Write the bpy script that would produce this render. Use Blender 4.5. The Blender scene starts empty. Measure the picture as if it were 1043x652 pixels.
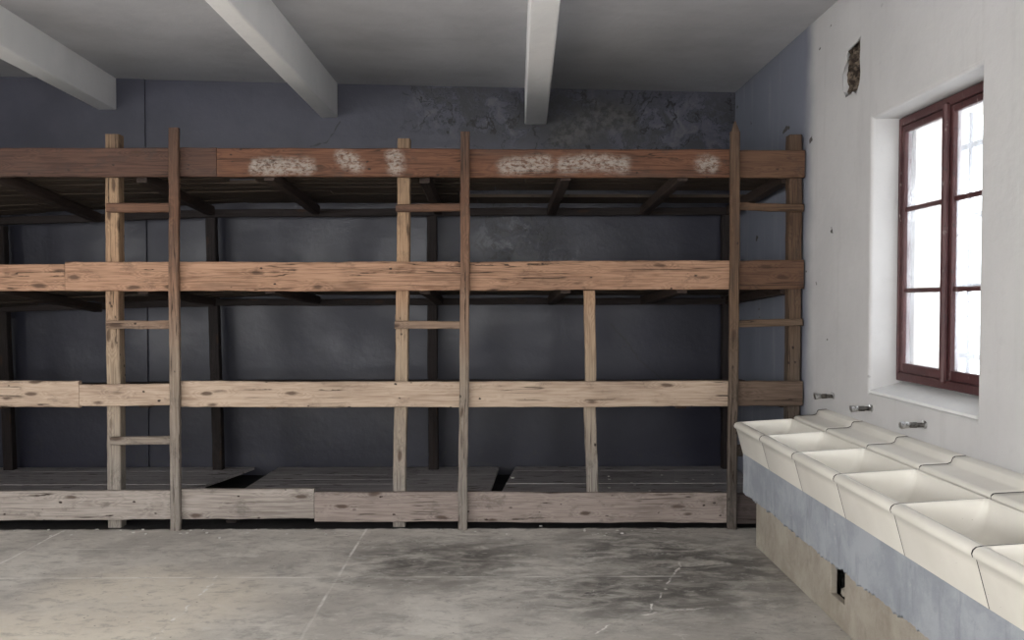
import bpy, bmesh, math, random
from mathutils import Vector, Matrix, Euler
random.seed(7)
sc = bpy.context.scene
COL = sc.collection

# ------------------------------------------------------------------ camera
W_, H_, F_ = 1043.0, 652.0, 900.0
EYE = 1.55
SHY = 6.0
cam_d = bpy.data.cameras.new('camera'); cam = bpy.data.objects.new('camera', cam_d); COL.objects.link(cam)
cam.location = (0, 0, EYE)
cam.rotation_euler = Euler((math.radians(90 - 1.6), 0, math.radians(-0.6)), 'XYZ')
cam_d.sensor_width = 36; cam_d.lens = F_ / W_ * 36; cam_d.shift_y = SHY / W_
cam_d.clip_start = 0.02
sc.camera = cam
RM = cam.rotation_euler.to_matrix()
def ray(u, v):
    return RM @ Vector(((u - W_ / 2) / F_, -(v - H_ / 2 - SHY) / F_, -1.0))
def at(u, v, Y):
    r = ray(u, v); k = Y / r.y
    return Vector((r.x * k, Y, EYE + r.z * k))
def onX(u, v, X):
    r = ray(u, v); k = X / r.x
    return Vector((X, r.y * k, EYE + r.z * k))

# ------------------------------------------------------------------ light
world = bpy.data.worlds.new('sky'); sc.world = world; world.use_nodes = True
wn = world.node_tree.nodes; wl = world.node_tree.links
bg = wn['Background']; bg.inputs[0].default_value = (0.93, 0.97, 1.0, 1); bg.inputs[1].default_value = 5.0
sc.view_settings.view_transform = 'Standard'; sc.view_settings.look = 'None'
sc.view_settings.gamma = 1; sc.view_settings.use_curve_mapping = False
sc.view_settings.exposure = 0.04

sun_d = bpy.data.lights.new('sun', 'SUN'); sun_d.energy = 34; sun_d.angle = math.radians(1.5); sun_d.color = (1, .97, .92)
sun = bpy.data.objects.new('sun', sun_d); COL.objects.link(sun)
sun.rotation_euler = Vector((.86, .12, -.46)).to_track_quat('-Z', 'Y').to_euler()
XR, XL, YB, YF = 2.06, -5.9, 7.86, -3.6      # room faces
def area(name, loc, rot, sx, sy, power, col=(1, .985, .965)):
    d = bpy.data.lights.new(name, 'AREA'); d.shape = 'RECTANGLE'; d.size = sx; d.size_y = sy
    d.energy = power; d.color = col
    o = bpy.data.objects.new(name, d); COL.objects.link(o); o.location = loc; o.rotation_euler = rot
    return o
R = math.radians
# daylight standing in the openings of the wall behind the camera and of the left wall
REAR_WIN = [(-4.6, -3.3), (-2.2, -0.9), (0.2, 1.5)]
LEFT_WIN = [(-2.6, -1.1), (-0.3, 1.2), (1.45, 2.95)]
RIGHT_WIN = [(-2.6, -1.5), (0.2, 1.33)]
for a, b in REAR_WIN:
    area('daylight', ((a + b) / 2, YF - .05, 1.8), (R(90), 0, 0), b - a, 1.7, 85)
for a, b in LEFT_WIN:
    area('daylight', (XL - .05, (a + b) / 2, 1.8), (R(90), 0, R(-90)), b - a, 1.6, 70)
for a, b in RIGHT_WIN:
    area('daylight', (XR + .2, (a + b) / 2, 1.8), (R(90), 0, R(90)), b - a, 1.5, 45)

# ------------------------------------------------------------------ node helpers
class NT:
    def __init__(s, name):
        s.m = bpy.data.materials.new(name); s.m.use_nodes = True
        s.t = s.m.node_tree; s.n = s.t.nodes; s.l = s.t.links
        s.b = s.n['Principled BSDF']; s.out = s.n['Material Output']
    def put(s, sock, v):
        if isinstance(v, bpy.types.NodeSocket): s.l.new(v, sock)
        elif v is not None:
            if isinstance(v, (tuple, list)) and len(v) == 3 and sock.type == 'RGBA': v = (*v, 1)
            sock.default_value = v
    def math(s, op, a, b=None, c=None, clamp=False):
        n = s.n.new('ShaderNodeMath'); n.operation = op; n.use_clamp = clamp
        s.put(n.inputs[0], a); s.put(n.inputs[1], b)
        if c is not None: s.put(n.inputs[2], c)
        return n.outputs[0]
    def vec(s, op, a, b=None, scale=None):
        n = s.n.new('ShaderNodeVectorMath'); n.operation = op
        s.put(n.inputs[0], a)
        if b is not None: s.put(n.inputs[1], b)
        if scale is not None: s.put(n.inputs['Scale'], scale)
        return n.outputs['Value'] if op in ('DOT_PRODUCT', 'LENGTH', 'DISTANCE') else n.outputs[0]
    def coord(s, kind='Object'):
        return s.n.new('ShaderNodeTexCoord').outputs[kind]
    def pos(s):
        return s.n.new('ShaderNodeNewGeometry').outputs['Position']
    def noise(s, v, scale, detail=4, rough=.55, dist=0, color=False):
        n = s.n.new('ShaderNodeTexNoise'); s.put(n.inputs['Vector'], v)
        n.inputs['Scale'].default_value = scale; n.inputs['Detail'].default_value = detail
        n.inputs['Roughness'].default_value = rough; n.inputs['Distortion'].default_value = dist
        return n.outputs['Color' if color else 'Fac']
    def voro(s, v, scale, feat='F1'):
        n = s.n.new('ShaderNodeTexVoronoi'); n.feature = feat; s.put(n.inputs['Vector'], v)
        n.inputs['Scale'].default_value = scale
        return n.outputs['Distance']
    def map(s, v, a, b, c=0., d=1., smooth=True):
        n = s.n.new('ShaderNodeMapRange'); n.interpolation_type = 'SMOOTHSTEP' if smooth else 'LINEAR'
        s.put(n.inputs[0], v)
        for i, x in enumerate((a, b, c, d)): n.inputs[i + 1].default_value = x
        return n.outputs[0]
    def mix(s, f, a, b, mode='MIX'):
        n = s.n.new('ShaderNodeMix'); n.data_type = 'RGBA'; n.blend_type = mode
        s.put(n.inputs[0], f); s.put(n.inputs[6], a); s.put(n.inputs[7], b)
        return n.outputs[2]
    def sep(s, v):
        n = s.n.new('ShaderNodeSeparateXYZ'); s.put(n.inputs[0], v); return n.outputs
    def ramp(s, f, stops):
        n = s.n.new('ShaderNodeValToRGB'); s.put(n.inputs[0], f); e = n.color_ramp.elements
        while len(e) < len(stops): e.new(.5)
        for k, (p, c) in enumerate(stops): e[k].position = p; e[k].color = (*c, 1)
        return n.outputs[0]
    def warp(s, v, scale, amt):
        c = s.noise(v, scale, 5, .6, 0, True)
        c = s.vec('SUBTRACT', c, (.5, .5, .5))
        return s.vec('ADD', v, s.vec('SCALE', c, scale=amt))
    def seg(s, p, a, b):
        a = Vector(a); b = Vector(b); ba = b - a
        pa = s.vec('SUBTRACT', p, tuple(a))
        h = s.math('MULTIPLY', s.vec('DOT_PRODUCT', pa, tuple(ba)), 1 / max(ba.dot(ba), 1e-9), clamp=True)
        return s.vec('LENGTH', s.vec('SUBTRACT', pa, s.vec('SCALE', tuple(ba), scale=h)))
    def poly(s, p, pts):
        d = None
        for a, b in zip(pts, pts[1:]):
            e = s.seg(p, a, b); d = e if d is None else s.math('MINIMUM', d, e)
        return d
    def many(s, p, polys):
        d = None
        for q in polys:
            e = s.poly(p, q); d = e if d is None else s.math('MINIMUM', d, e)
        return d
    def bump(s, h, strength=.3, dist=.01, base=None):
        n = s.n.new('ShaderNodeBump'); s.put(n.inputs['Height'], h)
        n.inputs['Strength'].default_value = strength; n.inputs['Distance'].default_value = dist
        if base is not None: s.put(n.inputs['Normal'], base)
        s.l.new(n.outputs[0], s.b.inputs['Normal']); return n.outputs[0]
    def done(s, col, rough=.8, spec=.4, metal=0):
        s.put(s.b.inputs['Base Color'], col); s.put(s.b.inputs['Roughness'], rough)
        s.b.inputs['Specular IOR Level'].default_value = spec; s.b.inputs['Metallic'].default_value = metal
        return s.m

# ------------------------------------------------------------------ mesh helpers
def tag(o, label=None, cat=None, group=None, kind=None):
    if label: o['label'] = label
    if cat: o['category'] = cat
    if group: o['group'] = group
    if kind: o['kind'] = kind
    return o
def link(name, bm, mat, parent=None, loc=None, smooth=None):
    bmesh.ops.recalc_face_normals(bm, faces=bm.faces[:])
    me = bpy.data.meshes.new(name); bm.to_mesh(me); bm.free()
    for m in (mat if isinstance(mat, (list, tuple)) else [mat]): me.materials.append(m)
    o = bpy.data.objects.new(name, me); COL.objects.link(o)
    if loc is not None: o.location = loc
    if parent is not None: o.parent = parent
    if smooth is not None:
        for p in me.polygons: p.use_smooth = True
        me.set_sharp_from_angle(angle=R(smooth))
    return o
def empty(name, loc=(0, 0, 0)):
    o = bpy.data.objects.new(name, None); COL.objects.link(o); o.location = loc; return o
def add_box(bm, x0, x1, y0, y1, z0, z1):
    v = [bm.verts.new(p) for p in ((x0,y0,z0),(x1,y0,z0),(x1,y1,z0),(x0,y1,z0),(x0,y0,z1),(x1,y0,z1),(x1,y1,z1),(x0,y1,z1))]
    for f in ((0,3,2,1),(4,5,6,7),(0,1,5,4),(1,2,6,5),(2,3,7,6),(3,0,4,7)): bm.faces.new([v[i] for i in f])
    return v
def add_hex(bm, P):
    v = [bm.verts.new(p) for p in P]
    for f in ((0,3,2,1),(4,5,6,7),(0,1,5,4),(1,2,6,5),(2,3,7,6),(3,0,4,7)): bm.faces.new([v[i] for i in f])
def grid_wall(u0, u1, v0, v1, holes, place, thick):
    """sheet with rectangular holes, extruded by the vector thick; place(u, v) -> point"""
    us = sorted({u0, u1, *[h[0] for h in holes], *[h[1] for h in holes]})
    vs = sorted({v0, v1, *[h[2] for h in holes], *[h[3] for h in holes]})
    bm = bmesh.new(); V = {(i, j): bm.verts.new(place(u, v)) for i, u in enumerate(us) for j, v in enumerate(vs)}
    fs = []
    for i in range(len(us) - 1):
        for j in range(len(vs) - 1):
            cu, cv = (us[i] + us[i+1]) / 2, (vs[j] + vs[j+1]) / 2
            if any(h[0] < cu < h[1] and h[2] < cv < h[3] for h in holes): continue
            fs.append(bm.faces.new((V[i, j], V[i+1, j], V[i+1, j+1], V[i, j+1])))
    g = bmesh.ops.extrude_face_region(bm, geom=fs)
    bmesh.ops.translate(bm, verts=[e for e in g['geom'] if isinstance(e, bmesh.types.BMVert)], vec=thick)
    loose = [v for v in bm.verts if not v.link_faces]
    bmesh.ops.delete(bm, geom=loose, context='VERTS')
    return bm
def ring_tube(bm, pts, radii, seg=14, cap=True):
    """surface of revolution-like tube along points"""
    rings = []
    for i, p in enumerate(pts):
        p = Vector(p)
        d = (Vector(pts[min(i+1, len(pts)-1)]) - Vector(pts[max(i-1, 0)]))
        if d.length < 1e-6: d = Vector((1, 0, 0))
        d.normalize(); up = Vector((0, 0, 1)) if abs(d.z) < .9 else Vector((0, 1, 0))
        a = d.cross(up).normalized(); b = d.cross(a)
        rings.append([bm.verts.new(p + radii[i] * (a * math.cos(t) + b * math.sin(t))) for t in [2 * math.pi * k / seg for k in range(seg)]])
    for r0, r1 in zip(rings, rings[1:]):
        for k in range(seg): bm.faces.new((r0[k], r0[(k+1) % seg], r1[(k+1) % seg], r1[k]))
    if cap: bm.faces.new(rings[0]); bm.faces.new(rings[-1][::-1])

# ------------------------------------------------------------------ materials
def plaster(name, col, col2, rough=.85, gloss_low=None):
    n = NT(name); p = n.pos()
    f = n.noise(p, 1.3, 6, .6); g = n.noise(p, 14, 5, .6)
    c = n.mix(n.map(f, .35, .7), col, col2)
    c = n.mix(n.map(g, .55, .75, 0, .25), c, tuple(x * .8 for x in col))
    n.bump(n.math('ADD', n.noise(p, 6, 6, .6), n.math('MULTIPLY', g, .4)), .35, .012)
    return n, p, c

def mat_back():
    n, p, c = plaster('old_blue_grey_paint', (.073, .074, .100), (.052, .053, .073))
    Y = YB
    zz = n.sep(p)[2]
    c = n.mix(n.map(zz, 2.44, 2.40), c, n.mix(n.map(n.noise(p, 1.1, 5), .35, .65), (.018, .0185, .031), (.028, .0285, .045)))  # wall below the top deck darkened in colour to stand for bunk shade
    pw = n.warp(p, 5, .16)
    # peeled, damp-stained area above the top bunk on the right
    area_m = n.many(pw, [[at(450, 105, Y), at(560, 118, Y), at(640, 130, Y), at(735, 125, Y)], [at(520, 235, Y), at(560, 270, Y)]])
    am = n.map(area_m, .10, .42, 1, 0)
    nz = n.noise(n.warp(p, 3, .35), 3.4, 7, .68, .6)
    ridge = n.map(n.math('ABSOLUTE', n.math('SUBTRACT', nz, .5)), .0, .022, 1, 0)
    c = n.mix(n.math('MULTIPLY', am, n.map(nz, .49, .57, 0, .85)), c, (.030, .030, .034))
    c = n.mix(n.math('MULTIPLY', am, n.map(nz, .47, .36, 0, .75)), c, (.115, .115, .125))
    nz2 = n.noise(n.warp(p, 2.2, .5), 2.1, 3, .5, 1.2)
    rg2 = n.map(n.math('ABSOLUTE', n.math('SUBTRACT', nz2, .5)), .0, .020, 1, 0)
    c = n.mix(n.math('MULTIPLY', n.map(area_m, .2, .5, 1, 0), n.math('MULTIPLY', rg2, n.map(n.noise(p, 11, 3), .4, .5, .3, 1))), c, (.006, .006, .008))
    c = n.mix(n.math('MULTIPLY', am, n.math('MULTIPLY', ridge, .85)), c, (.008, .008, .01))
    spot = n.map(n.poly(n.warp(p, 7, .2), [at(575, 140, Y), at(610, 118, Y), at(632, 125, Y)]), .05, .2, 1, 0)
    c = n.mix(n.math('MULTIPLY', spot, .7), c, n.mix(n.map(n.noise(p, 16, 5, .7), .4, .6), (.022, .021, .02), (.10, .096, .092)))
    cr = n.many(n.warp(p, 9, .05), [[at(622, 330, Y), at(640, 350, Y), at(652, 368, Y), at(682, 392, Y)],
                                    [at(316, 149, Y), at(333, 145, Y), at(340, 136, Y), at(346, 124, Y)]])
    c = n.mix(n.map(cr, .003, .011, .8, 0), c, (.02, .02, .024))
    # scuffs low down
    sc_ = n.sep(p)
    low = n.map(sc_[2], .12, .55, 1, 0)
    c = n.mix(n.math('MULTIPLY', low, n.map(n.noise(p, 9, 6, .7), .56, .64, 0, .6)), c, (.03, .03, .035))
    return n.done(c, n.map(n.noise(p, 2, 3), .3, .7, .33, .5), .45)

def mat_right():
    n, p, c = plaster('chalky_white_paint', (.53, .522, .52), (.475, .468, .468))
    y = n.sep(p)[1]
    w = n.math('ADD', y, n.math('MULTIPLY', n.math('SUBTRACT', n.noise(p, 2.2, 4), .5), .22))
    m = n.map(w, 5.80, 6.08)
    c = n.mix(m, c, n.mix(n.noise(p, 2, 4), (.20, .21, .255), (.15, .16, .20)))  # blue-grey past the bunk front: corner shade mixed into the wall colour
    chips = n.math('MULTIPLY', n.map(n.noise(n.vec('MULTIPLY', p, (1, .6, 1)), 7, 3, .5), .70, .72), n.map(y, 4.5, 5.6))
    c = n.mix(chips, c, (.07, .065, .06))
    st = n.noise(n.vec('MULTIPLY', p, (1, 9, .9)), 1.1, 5, .6)
    c = n.mix(n.map(st, .52, .72, 0, .2), c, (.36, .35, .35))
    return n.done(c, .85, .25)

def mat_ceiling():
    n, p, c = plaster('grey_limewash', (.52, .52, .54), (.44, .44, .46))
    pat = n.noise(n.vec('MULTIPLY', p, (1.0, 1.6, 1)), .9, 6, .65, .4)
    c = n.mix(n.map(pat, .48, .7, 0, .35), c, (.34, .34, .36))
    return n.done(c, .9, .2)
def mat_beam():
    n, p, c = plaster('pale_beam_paint', (.80, .79, .785), (.72, .72, .72))
    return n.done(c, .8, .25)

def mat_floor():
    n = NT('worn_concrete_floor'); p = n.pos()
    st = n.vec('MULTIPLY', p, (.7, 1.6, 1))
    a = n.noise(n.warp(p, 1.5, .5), 1.6, 8, .66, .3)
    b = n.noise(n.vec('MULTIPLY', p, (1.3, 2.2, 1)), 3.2, 8, .72, .6)
    c = n.mix(n.map(a, .36, .66), (.42, .395, .36), (.60, .57, .52))
    c = n.mix(n.map(b, .48, .70, 0, .65), c, (.25, .235, .215))
    F = lambda u, v: (lambda r: Vector((r.x * -EYE / r.z, r.y * -EYE / r.z, 0)))(ray(u, v))
    pf = n.vec('MULTIPLY', p, (1, 1, 0))
    pw = n.warp(pf, 2.2, .5)
    dk = n.many(pw, [[F(640, 558), F(700, 570), F(740, 580)], [F(430, 570), F(470, 568)], [F(620, 605), F(700, 600)]])
    c = n.mix(n.math('MULTIPLY', n.map(dk, .08, .75, 1, 0), n.map(n.noise(n.vec('MULTIPLY', p, (1.6, 3, 1)), 2.6, 8, .7, .5), .36, .60, .1, .85)), c, (.075, .070, .066))
    wm = n.many(pw, [[F(20, 645), F(130, 640)], [F(120, 600), F(200, 610)]])
    c = n.mix(n.map(wm, .1, .6, .65, 0), c, (.72, .65, .54))  # pale warm patch: a pool of light painted into the floor
    # mason's joints
    pj = n.warp(pf, 7, .02)
    J = [[(-.93, -3.6, 0), (-.93, 5.99, 0)], [(-2.97, -3.6, 0), (-2.97, 5.99, 0)], [(-5.9, 4.93, 0), (1.0, 4.93, 0)]]
    J2 = [[(-2.9, 5.5, 0), (-1.0, 5.55, 0)]]
    jd = n.many(pj, J)
    jn = n.map(n.noise(p, 3, 4), .42, .6, .15, .85)
    c = n.mix(n.math('MULTIPLY', n.map(jd, .003, .013, 1, 0), jn), c, (.75, .73, .69))
    c = n.mix(n.math('MULTIPLY', n.map(n.many(pj, J2), .003, .012, .8, 0), jn), c, (.7, .68, .64))
    pc = n.warp(pf, 6, .10)
    cr = n.many(pc, [[F(222, 587), F(195, 615), F(155, 652)], [F(694, 572), F(684, 590), F(668, 612), F(664, 622)],
                     [F(757, 617), F(690, 621), F(640, 628), F(605, 645)]])
    c = n.mix(n.math('MULTIPLY', n.map(cr, .002, .010, 1, 0), n.map(n.noise(p, 5, 3), .4, .55, .2, 1)), c, (.8, .78, .74))
    mt = n.noise(n.vec('MULTIPLY', p, (1, 1.5, 1)), 9, 8, .75, .4)
    c = n.mix(n.map(mt, .5, .66, 0, .55), c, (.27, .25, .23))
    c = n.mix(n.map(mt, .44, .34, 0, .5), c, (.66, .64, .60))
    # small pits and dust flecks
    v = n.voro(p, 26); c = n.mix(n.math('MULTIPLY', n.map(v, .05, .11, .8, 0), n.map(n.noise(p, 2.1, 3), .52, .6)), c, (.66, .64, .6))
    v2 = n.voro(n.vec('ADD', p, (3.3, 1, 0)), 19); c = n.mix(n.math('MULTIPLY', n.map(v2, .05, .12, .8, 0), n.map(n.noise(p, 1.7, 3), .5, .58)), c, (.07, .065, .06))
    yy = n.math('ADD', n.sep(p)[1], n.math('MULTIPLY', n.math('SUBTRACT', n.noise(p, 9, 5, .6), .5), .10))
    c = n.mix(n.map(yy, 5.965, 6.005), c, (.022, .02, .02))  # floor under the bunks coloured near black in place of shade
    n.bump(n.math('SUBTRACT', n.noise(p, 12, 7, .65), n.map(jd, .003, .012, .5, 0)), .35, .006)
    return n.done(c, n.map(a, .3, .7, .55, .8), .35)

def wood(name, light, dark, axis='x', gradient=False, patches=None, grey=0.0):
    """weathered sawn softwood: grain along the local axis, knots, splits, nail stains"""
    n = NT(name); o = n.coord('Object')
    rnd = n.n.new('ShaderNodeObjectInfo').outputs['Random']
    off = n.n.new('ShaderNodeCombineXYZ'); n.put(off.inputs[0], n.math('MULTIPLY', rnd, 37)); n.put(off.inputs[1], n.math('MULTIPLY', rnd, 11)); n.put(off.inputs[2], n.math('MULTIPLY', rnd, 23))
    o = n.vec('ADD', o, off.outputs[0])
    S = {'x': (1, 1, 1), 'z': (1, 1, 1), 'y': (1, 1, 1)}
    def st(a, b): return {'x': (a, b, b), 'z': (b, b, a), 'y': (b, a, b)}[axis]
    kv = n.vec('MULTIPLY', o, st(4.2, 13))
    kd = n.voro(n.warp(kv, 1.4, .35), .85)
    knot = n.map(kd, .09, .22, 1, 0)
    halo = n.map(kd, .05, .5, 1, 0)
    g0 = n.vec('MULTIPLY', n.warp(o, 1.6, .02), st(.9, 16))
    gw = n.math('ADD', n.noise(g0, 1.0, 3, .5), n.math('MULTIPLY', halo, .35))
    rings = n.math('PINGPONG', n.math('MULTIPLY', gw, 9), .5)
    fine = n.noise(n.vec('MULTIPLY', o, st(3, 90)), 1.2, 6, .65)
    big = n.noise(n.vec('MULTIPLY', o, st(.9, 4)), 1.5, 4, .6)
    f = n.math('ADD', n.math('MULTIPLY', rings, .38), n.math('MULTIPLY', fine, .95))
    f = n.math('ADD', f, n.math('MULTIPLY', n.math('SUBTRACT', big, .5), .5))
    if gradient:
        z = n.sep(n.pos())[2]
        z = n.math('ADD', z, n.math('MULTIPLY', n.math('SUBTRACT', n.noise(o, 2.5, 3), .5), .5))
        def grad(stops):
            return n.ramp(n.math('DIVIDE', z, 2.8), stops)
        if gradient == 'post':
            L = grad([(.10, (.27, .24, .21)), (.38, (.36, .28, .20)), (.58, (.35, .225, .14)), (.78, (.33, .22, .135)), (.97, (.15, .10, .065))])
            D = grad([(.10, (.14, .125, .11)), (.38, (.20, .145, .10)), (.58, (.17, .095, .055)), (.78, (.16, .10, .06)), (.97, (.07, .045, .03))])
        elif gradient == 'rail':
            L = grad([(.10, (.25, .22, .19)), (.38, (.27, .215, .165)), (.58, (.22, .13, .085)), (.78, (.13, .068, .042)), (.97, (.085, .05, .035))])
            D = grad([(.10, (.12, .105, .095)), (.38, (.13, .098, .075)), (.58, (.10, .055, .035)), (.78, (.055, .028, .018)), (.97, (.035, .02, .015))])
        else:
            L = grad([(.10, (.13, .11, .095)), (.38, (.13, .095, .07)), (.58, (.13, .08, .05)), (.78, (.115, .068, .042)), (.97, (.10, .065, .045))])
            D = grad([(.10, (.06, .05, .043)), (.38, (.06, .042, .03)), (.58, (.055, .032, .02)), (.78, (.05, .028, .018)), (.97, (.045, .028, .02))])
    else: L, D = light, dark
    c = n.mix(n.map(f, .36, .90, 0, 1), L, D)
    c = n.mix(n.math('MULTIPLY', n.map(big, .5, .75), .35), c, n.mix(.5, D, (.10, .09, .08)))
    c = n.mix(n.math('MULTIPLY', knot, .8), c, (.05, .028, .018))
    split = n.noise(n.vec('MULTIPLY', n.warp(o, 2, .02), st(.55, 26)), 1.0, 2, .4)
    sp = n.math('MULTIPLY', n.map(n.math('ABSOLUTE', n.math('SUBTRACT', split, .5)), .0, .016, 1, 0), n.map(n.noise(o, 1.7, 2), .46, .52))
    c = n.mix(n.math('MULTIPLY', sp, .95), c, (.025, .015, .01))
    nail = n.map(n.voro(n.warp(n.vec('MULTIPLY', o, st(1.0, 1.7)), 30, .03), 10), .07, .15, 1, 0)
    c = n.mix(n.math('MULTIPLY', nail, n.map(n.noise(o, 4, 2), .50, .54)), c, (.03, .02, .016))
    dirt = n.noise(n.vec('MULTIPLY', n.warp(o, 3, .2), st(.8, 1.6)), 6, 7, .72)
    c = n.mix(n.map(dirt, .54, .68, 0, .6), c, n.mix(.5, D, (.05, .045, .04)))
    if patches:
        pw = n.warp(n.pos(), 14, .06)
        pd = n.many(pw, patches)
        pm = n.math('MULTIPLY', n.map(pd, .02, .085, 1, 0), n.map(n.noise(n.vec('MULTIPLY', n.pos(), (1, 1, 1.9)), 30, 8, .8), .38, .58))
        c = n.mix(n.math('MULTIPLY', pm, .7), c, (.34, .31, .275))
    h = n.math('SUBTRACT', n.math('MULTIPLY', f, .5), n.math('MULTIPLY', sp, 1.0))
    n.bump(h, .5, .004)
    return n.done(c, .78, .25)

YP = 5.99     # front face of the bunk boards
TOPL, TOPD = (.135, .062, .036), (.048, .023, .015)
patch = [[at(262, 170, YP), at(312, 170, YP)], [at(350, 160, YP), at(362, 168, YP)], [at(402, 160, YP), at(403, 170, YP)],
         [at(515, 170, YP), at(556, 166, YP)], [at(575, 168, YP), at(600, 165, YP), at(634, 168, YP)], [at(717, 167, YP), at(724, 168, YP)]]
M = {}
M['w_top'] = wood('reddish_brown_board', TOPL, TOPD, 'x', patches=patch)
M['w_topdark'] = wood('dark_brown_board', (.085, .046, .033), (.038, .02, .016), 'x')
M['w_mid'] = wood('orange_tan_board', (.37, .222, .145), (.17, .09, .054), 'x')
M['w_midend'] = wood('brown_board', (.125, .068, .042), (.055, .028, .018), 'x')
M['w_low'] = wood('pale_tan_board', (.45, .35, .268), (.27, .19, .138), 'x')
M['w_lowend'] = wood('grey_brown_board', (.15, .105, .078), (.075, .05, .036), 'x')
M['w_bot'] = wood('dusty_grey_board', (.36, .318, .285), (.195, .166, .147), 'x')
M['w_botdark'] = wood('dusty_brown_board', (.30, .25, .222), (.165, .13, .115), 'x')
M['w_botend'] = wood('dark_dusty_board', (.10, .08, .075), (.055, .042, .038), 'x')
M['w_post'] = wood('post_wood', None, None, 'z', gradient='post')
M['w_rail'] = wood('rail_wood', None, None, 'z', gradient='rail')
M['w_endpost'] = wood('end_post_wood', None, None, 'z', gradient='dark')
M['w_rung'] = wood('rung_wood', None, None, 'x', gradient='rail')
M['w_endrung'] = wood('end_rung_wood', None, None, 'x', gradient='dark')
M['w_dark'] = wood('dark_old_timber', (.030, .023, .022), (.012, .009, .009), 'x')
M['w_darkz'] = wood('dark_old_post', (.030, .023, .022), (.012, .010, .010), 'z')
M['w_joist'] = wood('dark_joist', (.055, .037, .03), (.022, .015, .013), 'y')
M['w_deck'] = wood('dusty_deck_planks', (.46, .43, .43), (.28, .26, .262), 'x')
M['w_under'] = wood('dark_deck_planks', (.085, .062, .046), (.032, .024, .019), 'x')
M['back'] = mat_back(); M['right'] = mat_right(); M['ceil'] = mat_ceiling(); M['beam'] = mat_beam(); M['floor'] = mat_floor()

n, p, c = plaster('grey_wall_paint', (.5, .5, .5), (.45, .45, .45)); M['plain'] = n.done(c, .85, .2)

def mat_ceramic():
    n = NT('cream_glazed_fireclay'); p = n.pos()
    a = n.noise(p, 3, 4); g = n.noise(p, 60, 3)
    c = n.mix(n.map(a, .35, .7), (.80, .77, .70), (.74, .71, .64))
    sp = n.map(n.voro(p, 45), .03, .07, 1, 0)
    c = n.mix(n.math('MULTIPLY', sp, n.map(n.noise(p, 9, 2), .58, .62)), c, (.2, .16, .12))
    n.bump(n.noise(p, 8, 3), .08, .004)
    return n.done(c, .24, .5)
M['ceramic'] = mat_ceramic()
n = NT('dirty_joint'); M['joint'] = n.done((.035, .032, .03), .9, .1)
def mat_slab():
    n = NT('blue_painted_concrete'); p = n.pos()
    a = n.noise(n.warp(p, 4, .2), 5, 7, .65)
    c = n.mix(n.map(a, .35, .65), (.27, .29, .32), (.36, .38, .41))
    s_ = n.noise(n.vec('MULTIPLY', p, (1, 7, 1.2)), 2.2, 6, .65)
    c = n.mix(n.map(s_, .54, .72, 0, .55), c, (.20, .215, .24))
    c = n.mix(n.map(n.noise(p, 13, 5, .7), .66, .72, 0, .7), c, (.47, .475, .48))
    z = n.sep(p)[2]
    ed = n.math('MULTIPLY', n.map(z, .345, .312), n.map(n.noise(p, 14, 4), .45, .55))
    c = n.mix(n.math('MULTIPLY', ed, .6), c, (.20, .19, .18))
    n.bump(n.noise(p, 22, 6, .7), .5, .008)
    return n.done(c, .8, .25)
M['slab'] = mat_slab()
def mat_plinth():
    n = NT('stained_cement_render'); p = n.pos()
    a = n.noise(n.warp(p, 4, .2), 4, 7, .66)
    c = n.mix(n.map(a, .35, .65), (.31, .272, .222), (.41, .372, .315))
    c = n.mix(n.map(n.noise(n.vec('MULTIPLY', p, (1, 2, .8)), 5, 7, .7), .52, .7, 0, .6), c, (.23, .20, .165))
    n.bump(n.noise(p, 26, 6, .7), .6, .01)
    return n.done(c, .9, .2)
M['plinth'] = mat_plinth()
def mat_rubble(name, a_, b_):
    n = NT(name); p = n.pos()
    c = n.mix(n.map(n.noise(p, 22, 6, .7), .4, .62), a_, b_)
    n.bump(n.noise(p, 40, 6, .75), 1, .02); return n.done(c, .95, .1)
M['rubble'] = mat_rubble('crumbled_brick', (.045, .034, .028), (.20, .16, .125))
M['hollow'] = mat_rubble('hollow_shade_fill', (.012, .012, .012), (.08, .075, .068))  # near-black colour supplies the shade inside the holes
def mat_maroon():
    n = NT('flaking_maroon_paint'); p = n.pos()
    a = n.noise(p, 6, 5, .6)
    c = n.mix(n.map(a, .35, .65), (.055, .018, .02), (.085, .034, .034))
    ch = n.noise(n.vec('MULTIPLY', p, (1, 1, .45)), 38, 5, .7)
    c = n.mix(n.map(ch, .63, .67), c, (.22, .18, .165))
    c = n.mix(n.map(n.noise(p, 31, 4, .6), .64, .68), c, (.035, .018, .018))
    n.bump(ch, .4, .004); return n.done(c, .5, .4)
M['maroon'] = mat_maroon()
def mat_glass():
    n = NT('dusty_window_glass'); p = n.pos()
    g = n.n.new('ShaderNodeBsdfGlossy'); g.inputs['Roughness'].default_value = .05
    t = n.n.new('ShaderNodeBsdfTransparent')
    tr = n.n.new('ShaderNodeBsdfTranslucent'); tr.inputs[0].default_value = (.9, .92, .97, 1)
    m1 = n.n.new('ShaderNodeMixShader'); m2 = n.n.new('ShaderNodeMixShader')
    n.put(m1.inputs[0], n.map(n.noise(p, 5, 5, .65), .3, .75, .12, .30)); n.l.new(t.outputs[0], m1.inputs[1]); n.l.new(tr.outputs[0], m1.inputs[2])
    m2.inputs[0].default_value = .05; n.l.new(m1.outputs[0], m2.inputs[1]); n.l.new(g.outputs[0], m2.inputs[2])
    n.l.new(m2.outputs[0], n.out.inputs[0]); return n.m
M['glass'] = mat_glass()
n = NT('rusty_iron_bar'); M['iron'] = n.done(n.mix(n.noise(n.pos(), 30, 4), (.16, .17, .21), (.24, .24, .27)), .7, .3)
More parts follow.
